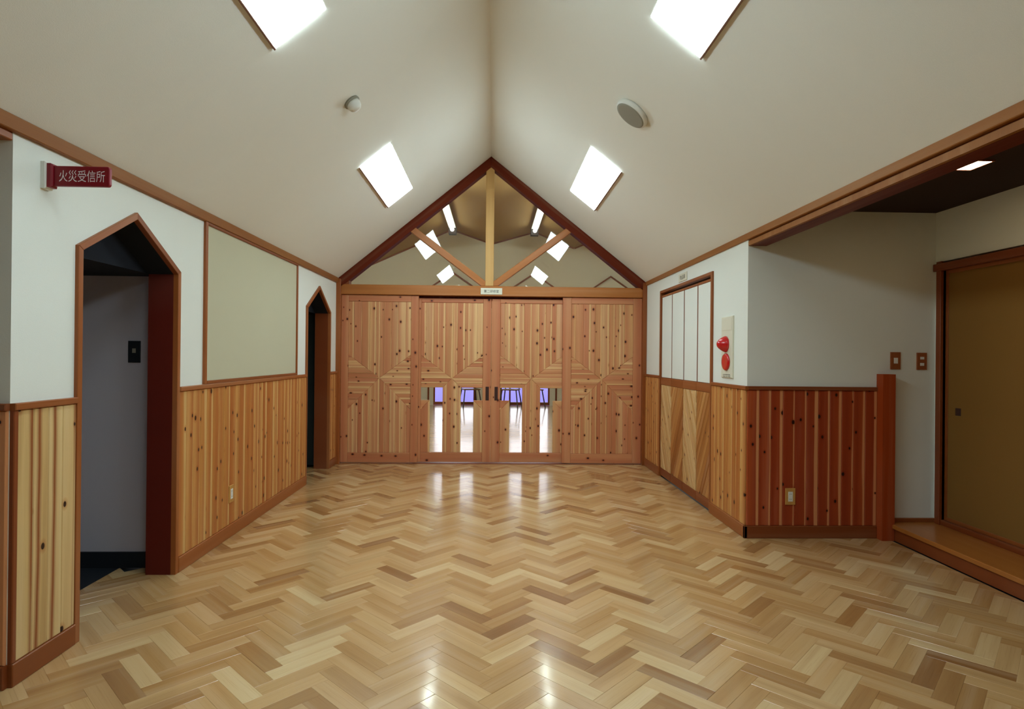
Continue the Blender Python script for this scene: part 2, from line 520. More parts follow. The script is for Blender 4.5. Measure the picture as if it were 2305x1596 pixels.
def add_block(poly, grain):
    cx = sum(p[0] for p in poly) / len(poly); cy = sum(p[1] for p in poly) / len(poly)
    q = [px((p[0], p[1], 0)) for p in poly]
    vis = 0.0
    if all(q):
        c = (sum(a[0] for a in q) / len(q), sum(a[1] for a in q) / len(q))
        if -20 < c[0] < 2325 and c[1] < 1610:
            vis = abs(area2(q))
    blocks.append((vis, poly, grain))
for i in range(-6, 9):
    for k in range(-58, 48):
        ox, oy = OX + i * BL * math.sqrt(2), OY + k * BW * math.sqrt(2)
        block(0, BL, 0, BW, ox, oy, _u2)
        block(BL, BL + BW, 0, BL, ox, oy, _v2)
blocks.sort(key=lambda t: -t[0])
rest = Geo()
for n, (vis, poly, grain) in enumerate(blocks):
    lift = rng.uniform(-0.0004, 0.0004)
    if n < 300:
        Geo().prism(poly, f_floor, -0.012, lift, 0.0009, grain).build('parquet_block', 'oak', floor)
    else:
        rest.prism(poly, f_floor, -0.012, lift, 0.0009, grain)
_o = rest.build('parquet_field', 'oak', floor); _o['kind'] = 'stuff'

# ---- wall_left with two pointed doorways
T = 0.13
DOORWAYS = [(3.035, 0.42, 1.705, 1.943), (6.180, 0.42, 1.705, 1.943)]      # centre, half width, shoulder, peak (outside of frame)
wl = Geo()
def wall_piece(poly): wl.prism(poly, f_left, -T, 0, 0)
segs = []
edge = YL
for c, h, zs, zp in DOORWAYS:
    segs.append((edge, c - h)); edge = c + h
    wall_piece([(c - h, zs), (c, zp), (c, 2.16), (c - h, 2.16)])
    wall_piece([(c, zp), (c + h, zs), (c + h, 2.16), (c, 2.16)])
segs.append((edge, D + 0.1))
for a, b in segs:
    wall_piece(rect(a + (0.06 if a == YL else 0), b, 0, 2.16))
wall_left = struct(wl.build('wall_left', 'white_wall'), 'white papered wall with cedar wainscot and two pointed doorways')


def wainscot(parent, fr, a0, a1, z0, z1, mat='cedar', pitch=0.081, thick=0.012):
    n = max(1, round((a1 - a0) / pitch)); w = (a1 - a0) / n
    for i in range(n):
        Geo().prism(rect(a0 + i * w, a0 + (i + 1) * w, z0, z1), fr, 0.0, thick, 0.0035, (0, 1)).build('wainscot_board', mat, parent)


def cap_rail(parent, fr, a0, a1, mat='trim'):
    Geo().prism(rect(a0, a1, ZCAP - 0.026, ZCAP), fr, 0.0, 0.022, 0.003, (1, 0)).build('cap_rail', mat, parent)


for a, b in segs:
    b = min(b, D)
    a2 = a + 0.022 if a == YL else a
    wainscot(wall_left, f_left, a2, b, BASE, ZCAP - 0.026, 'cedar_pale' if a == YL else 'cedar')
    cap_rail(wall_left, f_left, a, b)
    struct(Geo().prism(rect(a, b, 0.0, BASE), f_left, 0.0, 0.02, 0.003, (1, 0)).build('baseboard_left', 'trim'),
           {0: 'brown baseboard between the wall corner and the near pointed doorway', 1: 'long brown baseboard under the notice board',
            2: 'short brown baseboard beside the far pointed doorway'}[segs.index((a, b)) if (a, b) in segs else 2])
Geo().prism(rect(YL, YL + 0.022, BASE, ZCAP - 0.026), f_left, 0.0, 0.016, 0.003, (0, 1)).build('corner_strip', 'trim_dark', wall_left)

# pointed doorway frames
for n, (c, h, zs, zp) in enumerate(DOORWAYS):
    fw = 0.030
    k = fw / math.cos(math.atan2(zp - zs, h))
    e = empty('trim_%d' % (n + 1), (XL, c, 0))
    struct(e, ['pointed wooden frame of the doorway under the red sign', 'pointed wooden frame of the narrow-looking doorway by the sliding doors'][n])
    zi = zs + (zp - zs) * fw / h - k
    lining = 'jamb_dark' if n == 0 else 'trim_dark'
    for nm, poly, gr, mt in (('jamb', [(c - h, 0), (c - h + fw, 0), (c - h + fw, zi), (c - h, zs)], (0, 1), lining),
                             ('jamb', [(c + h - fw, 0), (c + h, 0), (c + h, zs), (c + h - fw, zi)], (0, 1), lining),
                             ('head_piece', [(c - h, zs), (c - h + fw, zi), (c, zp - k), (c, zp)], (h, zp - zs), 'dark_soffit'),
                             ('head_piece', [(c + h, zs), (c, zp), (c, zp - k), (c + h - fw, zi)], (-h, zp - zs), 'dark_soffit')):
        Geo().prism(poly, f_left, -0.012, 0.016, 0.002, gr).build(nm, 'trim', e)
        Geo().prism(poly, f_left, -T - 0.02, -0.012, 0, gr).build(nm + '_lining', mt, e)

# ---- small rooms behind the two pointed doorways
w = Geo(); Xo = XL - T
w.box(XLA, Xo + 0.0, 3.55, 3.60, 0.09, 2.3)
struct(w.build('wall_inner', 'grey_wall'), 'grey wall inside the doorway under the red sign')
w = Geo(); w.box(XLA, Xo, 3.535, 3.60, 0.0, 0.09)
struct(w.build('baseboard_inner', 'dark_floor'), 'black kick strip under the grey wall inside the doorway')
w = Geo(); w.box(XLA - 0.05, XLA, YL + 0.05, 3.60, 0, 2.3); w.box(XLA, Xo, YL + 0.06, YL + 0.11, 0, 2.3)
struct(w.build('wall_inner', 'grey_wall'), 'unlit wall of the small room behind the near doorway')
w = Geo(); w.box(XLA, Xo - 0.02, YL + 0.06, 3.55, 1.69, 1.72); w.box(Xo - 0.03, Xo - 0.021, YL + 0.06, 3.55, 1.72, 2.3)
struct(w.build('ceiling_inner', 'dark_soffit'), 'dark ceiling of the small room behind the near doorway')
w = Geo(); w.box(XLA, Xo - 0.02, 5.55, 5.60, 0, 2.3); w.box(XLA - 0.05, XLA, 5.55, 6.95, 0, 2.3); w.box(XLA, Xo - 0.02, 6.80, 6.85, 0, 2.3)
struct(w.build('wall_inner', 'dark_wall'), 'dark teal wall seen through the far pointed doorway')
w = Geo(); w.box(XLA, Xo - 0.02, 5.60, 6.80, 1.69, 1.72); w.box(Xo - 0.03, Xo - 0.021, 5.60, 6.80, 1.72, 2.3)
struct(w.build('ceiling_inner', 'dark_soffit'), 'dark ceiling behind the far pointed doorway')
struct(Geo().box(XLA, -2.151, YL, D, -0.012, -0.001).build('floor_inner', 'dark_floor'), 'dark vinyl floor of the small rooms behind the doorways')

# ---- wall at the near corner that turns away, and the recess it belongs to
w = Geo(); w.box(XLA, XL - 0.0, YL, YL + 0.06, 0, ZA)
wall_recess = struct(w.build('wall_recess', 'white_wall'), 'shaded wall that turns away at the near corner')
fr = f_front(YL)
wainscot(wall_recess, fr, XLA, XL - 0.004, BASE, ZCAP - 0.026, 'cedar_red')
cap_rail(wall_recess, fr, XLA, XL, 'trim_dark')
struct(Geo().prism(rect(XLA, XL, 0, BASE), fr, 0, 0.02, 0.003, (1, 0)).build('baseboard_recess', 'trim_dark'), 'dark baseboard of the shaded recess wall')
w = Geo(); w.box(XLA - 0.05, XLA, YB, YL, 0, ZA); struct(w.build('wall_recess', 'white_wall'), 'side wall of the recess beyond the near corner')
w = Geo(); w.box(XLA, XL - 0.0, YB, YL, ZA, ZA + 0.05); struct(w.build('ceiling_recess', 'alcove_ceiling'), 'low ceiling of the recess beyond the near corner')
struct(Geo().box(XL - 0.12, XL, YB, YL, 2.03, ZA + 0.0, 0.003).build('trim_3', 'trim'), 'wooden header over the opening to the recess')
struct(Geo().box(XLA, XL - 0.001, YB, YL, -0.012, -0.001).build('floor_recess', 'oak'), 'oak floor of the recess beyond the near corner')

# ---- wall_right and the wall that turns to the alcove
CY0, CY1, CZ1 = 4.765, 6.275, 1.945          # closet opening
w = Geo()
w.prism(rect(YC + 0.12, CY0, 0, 2.16), f_right, -T, 0); w.prism(rect(CY1, D + 0.1, 0, 2.16), f_right, -T, 0); w.prism(rect(CY0, CY1, CZ1, 2.16), f_right, -T, 0)
w.prism(rect(CY0, CY1, 0, CZ1), f_right, -T - 0.4, -T - 0.35)
wall_right = struct(w.build('wall_right', 'white_wall'), 'white papered wall with cedar wainscot around the folding closet doors')
wainscot(wall_right, f_right, YC + 0.0, CY0, BASE, ZCAP - 0.026)
wainscot(wall_right, f_right, CY1, D, BASE, ZCAP - 0.026)
for a, b, s_ in ((YC, CY0, 'brown baseboard between the wall corner and the closet'), (CY1, D, 'brown baseboard between the closet and the sliding doors')):
    cap_rail(wall_right, f_right, a - (0.022 if a == YC else 0), b)
    struct(Geo().prism(rect(a - (0.02 if a == YC else 0), b, 0, BASE), f_right, 0, 0.02, 0.003, (1, 0)).build('baseboard_right', 'trim'), s_)

w = Geo(); w.box(XR + 0.0, XA + 0.1, YC, YC + 0.12, 0, ZA + 0.05)
wall_alcove = struct(w.build('wall_alcove', 'white_wall'), 'white wall with red cedar wainscot facing the camera beside the step')
fr = f_front(YC)
PX0, PX1 = 2.682, 2.770
wainscot(wall_alcove, fr, XR + 0.0, PX0, BASE, ZCAP - 0.026, 'cedar_red')
cap_rail(wall_alcove, fr, XR, PX0, 'trim_dark')
struct(Geo().prism(rect(XR - 0.02, PX0, 0, BASE), fr, 0, 0.02, 0.003, (1, 0)).build('baseboard_alcove', 'trim_dark'), 'dark baseboard under the red cedar wainscot')
STEP = 0.112
struct(Geo().prism(rect(PX1, XA, STEP, STEP + 0.028), fr, 0, 0.014, 0.002, (1, 0)).build('baseboard_alcove', 'trim'), 'low brown baseboard on the raised step')

post = Geo(); post.box(PX0, PX1, YC - 0.075, YC, 0.0, 1.146, 0.004, None)
tag(post.build('newel_post', 'post_wood'), 'short square wooden post between the red wainscot and the step', 'post', kind='structure')

# raised step and alcove side wall with a sliding paper door
SX = XA - 0.345
e = empty('entry_step', (SX, 2.0, 0)); tag(e, 'raised brown wooden step in front of the olive sliding door', 'step', kind='structure')
Geo().box(SX + 0.018, XA + 0.1, YB, YC, 0.0, STEP - 0.026).build('riser', 'trim_dark', e)
Geo().box(SX, XA + 0.1, YB, YC, STEP - 0.026, STEP, 0.004, (0, 1)).build('tread', 'step_wood', e)
w = Geo()
DY1 = 4.04
w.prism(rect(YB, YC, 1.93, ZA + 0.05), f_alcove, -0.12, 0); w.prism(rect(YB, YC, STEP, 1.93), f_alcove, -0.12, -0.08)
w.prism(rect(DY1, YC, STEP, 1.93), f_alcove, -0.12, 0)
struct(w.build('wall_alcove', 'white_wall'), 'dim wall above the olive sliding door in the alcove')
fr = f_alcove
e = empty('trim_4', (XA, 3.5, STEP)); struct(e, 'dark wooden frame around the olive sliding door')
Geo().prism(rect(DY1, DY1 + 0.045, STEP, 1.93), fr, -0.06, 0.02, 0.003, (0, 1)).build('jamb', 'trim_dark', e)
Geo().prism(rect(2.2, DY1 + 0.065, 1.865, 1.915), fr, -0.06, 0.028, 0.003, (1, 0)).build('lintel', 'trim_dark', e)
Geo().prism(rect(YB, DY1, STEP, STEP + 0.035), fr, -0.06, 0.010, 0.002, (1, 0)).build('sill', 'trim_dark', e)
e = empty('door_9', (XA, 3.5, STEP)); struct(e, 'olive papered sliding door with a small square pull above the step')
Geo().prism(rect(2.25, DY1, STEP + 0.035, 1.865), fr, -0.04, -0.022).build('paper_panel', 'fusuma', e)
for a0, a1, b0, b1, gr in ((DY1 - 0.022, DY1, STEP + 0.035, 1.865, (0, 1)), (2.25, DY1 - 0.022, STEP + 0.035, STEP + 0.058, (1, 0)),
                       (2.25, DY1 - 0.022, 1.842, 1.865, (1, 0))):
    Geo().prism(rect(a0, a1, b0, b1), fr, -0.042, -0.016, 0.002, gr).build('edge_strip', 'trim', e)
Geo().prism(rect(3.905, 3.95, 0.875, 0.925), fr, -0.025, -0.018, 0.002).build('pull', 'dark_pull', e)
struct(Geo().prism(rect(YB, 2.25, STEP + 0.035, 1.93), fr, -0.04, -0.022).build('door_10', 'fusuma'), 'second olive sliding door further along the step')

w = Geo(); w.box(XR + 0.127, XA + 0.1, YB, YC, ZA, ZA + 0.05)
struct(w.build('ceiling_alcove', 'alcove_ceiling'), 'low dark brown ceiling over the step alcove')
# header over the alcove opening: two laps with a dark gap between them
e = empty('trim_5', (XR, YC, 2.03)); struct(e, 'wooden header beam over the opening to the step alcove')
Geo().box(XR, XR + 0.022, YB, YC, 2.030, 2.062, 0.003, (0, 1)).build('lower_lap', 'eave_trim', e)
Geo().box(XR + 0.022, XR + 0.127, YB, YC, 2.030, 2.062, 0.002, (0, 1)).build('shaded_underside', 'jamb_dark', e)  # shade under the header is put into this darker wood
Geo().box(XR + 0.012, XR + 0.127, YB, YC, 2.062, ZA + 0.05).build('core', 'trim_dark', e)

# eave trims along both walls
struct(Geo().prism(rect(YB, D, ZE - 0.045, ZE + 0.012), f_left, 0, 0.022, 0.003, (1, 0)).build('trim_6', 'eave_trim'), 'long brown trim where the white wall meets the sloped ceiling')
struct(Geo().prism(rect(YB, D, ZE - 0.034, ZE + 0.012), f_right, -0.012, 0.016, 0.003, (1, 0)).build('trim_7', 'eave_trim'), 'long brown trim along the ceiling edge over the closet and alcove')

# ---- ceiling: two slopes
SL, SR = math.hypot(_hl, ZR - ZE), math.hypot(_hr, ZR - ZE)
g = Geo()
g.prism(rect(-0.02, SL + 0.1, YB, D + 0.06), f_ceil_l, -0.06, 0.0)
g.prism(rect(-0.02, SR + 0.06, YB, D + 0.06), f_ceil_r, -0.06, 0.0)
struct(g.build('ceiling', 'ceiling'), 'pale papered ceiling of two slopes meeting at a ridge')

# end of the room behind the camera
g = Geo(); g.box(XLA, XA + 0.1, YB - 0.1, YB, 0, 3.7)
struct(g.build('wall_behind', 'rafter'), 'dark wooden end wall behind the camera')

# ================================================================== GABLE GLAZING AND SLIDING DOORS
G0, G1 = D - 0.0, D + 0.10
frb = f_front(D)
e = empty('window_1', (0, D, 2.05)); struct(e, 'timber framed triangular gable window above the sliding doors')
ZB0, ZB1 = 1.932, 2.046
Geo().prism(rect(XL, XR, ZB0, ZB1), frb, -0.12, 0.0, 0.004, (1, 0)).build('tie_beam', 'beam', e)
Geo().prism(rect(XL, XR, 1.80, ZB0), frb, -0.12, -0.112).build('gap_backing', 'jamb_dark', e)  # dark board added to block light behind the gap over the inner doors
def zceil(x):
    return ZR - (XRG - x) * math.tan(_tl) if x < XRG else ZR - (x - XRG) * math.tan(_tr)
RT = 0.098
kl, kr = RT / math.cos(_tl), RT / math.cos(_tr)
Geo().prism([(XL, ZE), (XRG, ZR), (XRG, ZR - kl), (XL, ZE - kl)], frb, -0.12, 0.0, 0.004, (_hl, ZR - ZE)).build('rafter', 'rafter', e)
Geo().prism([(XRG, ZR), (XR, ZE), (XR, ZE - kr), (XRG, ZR - kr)], frb, -0.12, 0.0, 0.004, (_hr, ZE - ZR)).build('rafter', 'rafter', e)
KW = 0.048
KX = -0.054
Geo().prism(rect(KX - KW, KX + KW, ZB1, ZR - 0.10), frb, -0.11, -0.004, 0.005, (0, 1)).build('king_post', 'pale_beam', e)
def strut(x0, z0, x1, z1, wd):
    d = Vector((x1 - x0, z1 - z0)).normalized(); n = Vector((-d.y, d.x)) * wd / 2
    poly = [(x0 + n.x, z0 + n.y), (x1 + n.x, z1 + n.y), (x1 - n.x, z1 - n.y), (x0 - n.x, z0 - n.y)]
    poly = clip(poly, 0, -1, -ZB1) or poly
    poly = clip(poly, *((1, 0, KX) if x0 < 0 else (-1, 0, -KX)))
    Geo().prism(poly, frb, -0.10, -0.012, 0.005, (d.x, d.y)).build('strut', 'beam', e)
strut(-0.99, 2.725, -0.03, 2.005, 0.075)
strut(0.885, 2.725, -0.075, 2.005, 0.075)
Geo().box(XL + 0.03, XL + 0.135, D + 0.005, D + 0.12, ZB1, ZB1 + 0.10, 0.003).build('corner_block', 'trim_dark', e)
# four panes of the gable
def pane(poly):
    Geo().prism(poly, frb, -0.062, -0.056).build('pane', 'glass', e)
zl = lambda x: zceil(x) - kl * 0.5
S1, S2 = (-0.99, 2.725), (0.885, 2.725)
pane([(XL + 0.02, ZB1), (KX - 0.02, ZB1), (-0.99, 2.73), (XL + 0.02, zl(XL + 0.02) + 0.0)])
pane([(KX - 0.02, ZB1), (KX, ZB1), (KX, zl(KX)), (-0.99, 2.73)])
pane([(KX, ZB1), (KX + 0.02, ZB1), (0.885, 2.73), (KX, zl(KX))])
pane([(KX + 0.02, ZB1), (XR - 0.02, ZB1), (XR - 0.02, zl(XR - 0.02)), (0.885, 2.73)])

struct(Geo().box(XL, XL + 0.048, D - 0.03, D + 0.12, 0, ZE + 0.0, 0.004).build('trim_8', 'trim'), 'dark wooden post between the far doorway wall and the sliding doors')
struct(Geo().box(XR - 0.046, XR, D - 0.03, D + 0.12, 0, ZE + 0.0, 0.004).build('trim_9', 'trim'), 'dark wooden post between the closet wall and the sliding doors')
struct(Geo().box(XL, XR, D + 0.0, D + 0.12, -0.010, 0.003, 0.001, (1, 0)).build('trim_10', 'trim_dark'), 'floor track under the sliding doors')

ZC = 0.978                       # where the board patterns of the doors meet
def sliding_door(n, x0, x1, sl, sr, yoff, glazed, label, cx=None):
    e = empty('door_%d' % n, ((x0 + x1) / 2, D + yoff, 0)); struct(e, label)
    fr = f_front(D + yoff)
    zb, zt = 0.012, ZB0 - 0.004
    if yoff > 0.05: zt = ZB0 - 0.028
    p0, p1, q0, q1 = x0 + sl, x1 - sr, 0.122, 1.855
    cx = (p0 + p1) / 2 if cx is None else cx
    Geo().prism(rect(x0, p0, zb, zt), fr, -0.034, 0.005, 0.003, (0, 1)).build('stile', 'cedar_stile', e)
    Geo().prism(rect(p1, x1, zb, zt), fr, -0.034, 0.005, 0.003, (0, 1)).build('stile', 'cedar_stile', e)
    Geo().prism(rect(p0, p1, zb, q0), fr, -0.034, 0.004, 0.003, (1, 0)).build('rail', 'cedar_stile', e)
    Geo().prism(rect(p0, p1, q1, zt), fr, -0.034, 0.004, 0.003, (1, 0)).build('rail', 'cedar_stile', e)
    SU = 0.75
    def board(poly, grain):
        if poly:
            Geo().prism(poly, fr, -0.024, rng.uniform(-0.003, 0.001), 0.004, grain).build('door_board', 'cedar_door', e)
    # upright boards above the V
    edges = [p0]
    while edges[-1] < p1 - 0.10:
        edges.append(edges[-1] + rng.choice((0.052, 0.062, 0.075, 0.088)))
    edges.append(p1)
    if edges[-1] - edges[-2] < 0.035: edges.pop(-2)
    edges = sorted(edges + ([cx] if min(abs(x - cx) for x in edges) > 0.04 else []))
    for a, b in zip(edges, edges[1:]):
        poly = rect(a, b, ZC - 0.1, q1)
        poly = clip(poly, -SU, -1, -(ZC + SU * cx))          # z >= ZC + SU (cx - x)
        poly = poly and clip(poly, SU, -1, -(ZC - SU * cx))  # z >= ZC + SU (x - cx)
        board(poly, (0, 1))
    hw = max(cx - p0, p1 - cx)
    # lying boards in the two side triangles, mitred against the uprights
    ups = [0, 0.060, 0.118, 0.178, 0.236, SU * hw + 0.01]
    los = [0, 0.058, 0.105, 0.252, 0.36, hw + 0.02] if glazed else [0, 0.06, 0.118, 0.18, 0.245, 0.31, hw + 0.02]
    for sgn, pe in ((-1, p0), (1, p1)):
        lo, hi = (pe, cx) if sgn < 0 else (cx, pe)
        for z0, z1 in zip(ups, ups[1:]):
            poly = rect(lo, hi, ZC + z0, ZC + z1)
            poly = clip(poly, -SU * sgn, 1, ZC - SU * sgn * cx)
            board(poly, (1, 0))
        for k, (z0, z1) in enumerate(zip(los, los[1:])):
            if glazed and k == 2: continue
            poly = rect(lo, hi, ZC - z1, ZC - z0)
            poly = clip(poly, -sgn, -1, -ZC - sgn * cx)      # z >= ZC - |x-cx|
            board(poly, (1, 0))
            a, b = sorted((cx + sgn * z0, cx + sgn * z1))
            a, b = max(a, p0), min(b, p1)
            if b - a < 0.004: continue
            poly = clip(rect(a, b, q0, ZC), sgn, 1, ZC + sgn * cx)
            board(poly, (0, 1))
    if glazed:
        for lo, hi in ((p0, cx), (cx, p1)):
            Geo().prism(rect(lo, hi, q0 - 0.01, ZC - 0.09), fr, -0.031, -0.026).build('pane', 'glass', e)
    return e, fr

sliding_door(1, -1.741, -0.863, 0.080, 0.085, 0.030, False, 'outer cedar sliding door next to the far pointed doorway')
d2, f2 = sliding_door(2, -0.915, -0.028, 0.080, 0.094, 0.072, True, 'inner cedar sliding door with low glass panes, its pull on its edge nearer the closet')
d3, f3 = sliding_door(3, -0.026, 0.895, 0.103, 0.085, 0.072, True, 'inner cedar sliding door with low glass panes, next to the closet-side outer door')
sliding_door(4, 0.799, 1.720, 0.100, 0.100, 0.030, False, 'outer cedar sliding door next to the closet')
for dd, ff, xc in ((d2, f2, -0.068), (d3, f3, 0.036)):
    hnd = Geo().prism(rect(xc - 0.019, xc + 0.019, 0.728, 0.886), ff, 0.004, 0.008, 0.001).build('pull', 'dark_pull', dd)
    hnd['label'] = 'dark recessed door pull'

# room name plate on the tie beam
e = empty('name_plate', (-0.03, D, 1.985)); tag(e, 'small white room name plate on the beam above the sliding doors', 'sign', 'room name plates')
Geo().prism(rect(-0.153, 0.094, 1.948, 2.022), frb, 0.0, 0.008, 0.002).build('plate', 'cream', e)
lettering('lettering', '\u7b2c\u4e8c\u7814\u4fee\u5ba4', (-0.030, D - 0.008, 1.985), (1, 0, 0), (0, 0, 1), 0.17, 0.034, 'ink', e)

# ---- closet: frame and four folding leaves
e = empty('trim_11', (XR, 5.5, 0)); struct(e, 'wooden frame around the folding closet doors')
Geo().prism(rect(CY0, CY0 + 0.032, 0.0, CZ1), f_right, -0.12, 0.016, 0.003, (0, 1)).build('jamb', 'trim', e)
Geo().prism(rect(CY1 - 0.018, CY1, 0.0, CZ1), f_right, -0.12, 0.016, 0.003, (0, 1)).build('jamb', 'trim', e)
Geo().prism(rect(CY0 + 0.032, CY1 - 0.018, CZ1 - 0.028, CZ1), f_right, -0.12, 0.016, 0.003, (1, 0)).build('head_rail', 'trim', e)
Geo().prism(rect(CY0 + 0.032, CY1 - 0.018, CZ1 - 0.05, CZ1 - 0.028), f_right, -0.12, -0.035).build('track_gap', 'black', e)
LZ0, LZ1 = 0.012, CZ1 - 0.050
ledge = [CY0 + 0.034, 5.150, 5.520, 5.895, CY1 - 0.020]
leaf_text = ['tan closet leaf next to the fire alarm', 'pale closet leaf, second from the fire alarm', 'tan closet leaf, third from the fire alarm', 'pale closet leaf next to the sliding doors']
for i in range(4):
    a, b = ledge[i] + 0.002, ledge[i + 1] - 0.002
    e = empty('door_%d' % (5 + i), (XR, (a + b) / 2, LZ0)); struct(e, leaf_text[i] + ', white above and diagonal boards below')
    Geo().prism(rect(a, b, LZ0, LZ1), f_right, -0.030, -0.006).build('core_panel', 'trim_dark', e)
    Geo().prism(rect(a + 0.012, b - 0.012, 1.040, LZ1 - 0.024), f_right, -0.006, -0.003, 0.001).build('white_panel', 'white_wall', e)
    Geo().prism(rect(a, b, 0.962, 1.034), f_right, -0.010, 0.004, 0.003, (1, 0)).build('middle_rail', 'trim', e)
    Geo().prism(rect(a, b, LZ0, BASE + 0.004), f_right, -0.010, 0.002, 0.003, (1, 0)).build('bottom_rail', 'trim_dark', e)
    Geo().prism(rect(a, b, LZ1 - 0.020, LZ1), f_right, -0.010, -0.002, 0.002, (1, 0)).build('top_rail', 'trim', e)
    # sgn: boards fall towards or away from the camera in turn
    sgn = -1 if i % 2 else 1
    dvec = Vector((-sgn * 0.50, 0.866)); nvec = Vector((dvec.y, -dvec.x))
    c0 = min(nvec.x * y + nvec.y * z for y in (a, b) for z in (0.09, 0.962)); c1 = max(nvec.x * y + nvec.y * z for y in (a, b) for z in (0.09, 0.962))
    n = int((c1 - c0) / 0.058) + 1
    for k in range(n):
        lo = c0 + k * 0.058
        poly = clip(rect(a + 0.006, b - 0.006, BASE + 0.006, 0.960), nvec.x, nvec.y, lo + 0.058)
        poly = poly and clip(poly, -nvec.x, -nvec.y, -lo)
        if poly:
            Geo().prism(poly, f_right, -0.006, rng.uniform(-0.001, 0.003), 0.003, tuple(dvec)).build('diagonal_board', 'pale_board' if i % 2 else 'tan_board', e)
e = empty('name_plate', (XR, 5.54, 2.0)); tag(e, 'small white room name plate on the wall above the closet doors', 'sign', 'room name plates')
Geo().prism(rect(5.425, 5.665, 1.962, 2.036), f_right, 0, 0.008, 0.002).build('plate', 'cream', e)
lettering('lettering', '\u7269\u54c1\u5eab', (XR - 0.008, 5.545, 1.999), (0, -1, 0), (0, 0, 1), 0.15, 0.042, 'ink', e)

# ================================================================== THINGS ON THE WALLS
# notice board
BY0, BY1, BZ0, BZ1 = 3.745, 5.49, ZCAP, ZE - 0.045
e = empty('notice_board', (XL, (BY0 + BY1) / 2, BZ0)); tag(e, 'large cream cloth notice board in a thin wooden frame', 'notice board')
Geo().prism(rect(BY0 + 0.02, BY1 - 0.02, BZ0 + 0.016, BZ1 - 0.016), f_left, 0.0, 0.006).build('cloth_panel', 'cloth', e)
for a, b, c, d, gr in ((BY0, BY0 + 0.026, BZ0, BZ1, (0, 1)), (BY1 - 0.026, BY1, BZ0, BZ1, (0, 1)), (BY0 + 0.026, BY1 - 0.026, BZ0, BZ0 + 0.022, (1, 0)), (BY0 + 0.026, BY1 - 0.026, BZ1 - 0.018, BZ1, (1, 0))):
    Geo().prism(rect(a, b, c, d), f_left, 0.0, 0.017, 0.003, gr).build('frame_strip', 'trim', e)

# red projecting sign
SY = 2.435
e = empty('projecting_sign', (XL, SY, 1.945)); tag(e, 'crimson projecting sign with white characters above the near doorway', 'sign')
Geo().prism(rect(SY - 0.022, SY + 0.022, 1.892, 1.998), f_left, 0, 0.022, 0.006).build('wall_mount', 'fixture_white', e)
Geo().prism(rect(SY - 0.018, SY + 0.018, 1.898, 1.992), f_left, 0.022, 0.042, 0.006).build('bracket', 'sign_red', e)
x0, x1, z0, z1, rr = XL + 0.036, XL + 0.258, 1.905, 1.985, 0.010
poly = [(x0, z0)]
for cx_, cz_, t0 in ((x1 - rr, z0 + rr, -90), (x1 - rr, z1 - rr, 0)):
    for k in range(5):
        t = math.radians(t0 + k * 22.5); poly.append((cx_ + rr * math.cos(t), cz_ + rr * math.sin(t)))
poly.append((x0, z1))
Geo().prism(poly, f_front(SY), -0.007, 0.007, 0.0025).build('sign_blade', 'sign_red', e)
lettering('lettering', '\u706b\u707d\u53d7\u4fe1\u6240', ((x0 + x1) / 2 + 0.004, SY - 0.007, 1.945), (1, 0, 0), (0, 0, 1), 0.178, 0.046, 'sign_white', e)

# fire alarm station
e = empty('fire_alarm', (XR, 4.455, 1.10)); tag(e, 'tall cream fire alarm plate with a red lamp and red push button', 'fire alarm')
Geo().prism(rect(4.350, 4.565, 1.098, 1.560), f_right, 0, 0.012, 0.004).build('plate', 'cream', e)
Geo().prism(rect(4.366, 4.549, 1.455, 1.545), f_right, 0.012, 0.0135, 0.001).build('cover', 'cream', e)
lamp = Geo(); lamp.lathe([(0.060, 0.012), (0.062, 0.020), (0.056, 0.034), (0.046, 0.050), (0.034, 0.066), (0.020, 0.078), (0.006, 0.083)], f_right, 4.470, 1.352, 24)
lamp.build('lamp', 'bright_red', e)
btn = Geo(); btn.lathe([(0.070, 0.012), (0.070, 0.019), (0.064, 0.025), (0.050, 0.027), (0.028, 0.024), (0.006, 0.023)], f_right, 4.463, 1.218, 28, sy=0.93)
btn.build('push_button', 'bright_red', e)
lettering('lettering', '\u706b\u707d\u5831\u77e5\u6a5f', (XR - 0.012, 4.458, 1.122), (0, -1, 0), (0, 0, 1), 0.14, 0.010, 'ink', e)
lettering('lettering', '\u767a\u4fe1\u6a5f', (XR - 0.012, 4.455, 1.108), (0, -1, 0), (0, 0, 1), 0.14, 0.008, 'ink', e)

# outlets and switches
def outlet(fr, a, z, label, w=0.07, h=0.115, mat='plate_oak'):
    e = empty('wall_outlet', fr(a, z, 0.012)); tag(e, label, 'outlet', 'wall outlets')
    Geo().prism(rect(a - w / 2, a + w / 2, z - h / 2, z + h / 2), fr, 0.012, 0.019, 0.002).build('cover_plate', mat, e)
    s_ = Geo().prism(rect(a - 0.016, a + 0.016, z - 0.034, z + 0.034), fr, 0.019, 0.021, 0.001).build('socket', 'fixture_white', e)
    for zz in (z - 0.018, z + 0.018):
        g = Geo()
        for aa in (a - 0.005, a + 0.005):
            g.prism(rect(aa - 0.001, aa + 0.001, zz - 0.004, zz + 0.004), fr, 0.0205, 0.0213)
        g.build('slot_pair', 'ink', s_)
outlet(f_left, 4.135, 0.292, 'oak coloured wall outlet low on the wainscot under the notice board')
outlet(f_front(YC), 2.070, 0.290, 'oak coloured wall outlet low on the red cedar wainscot')
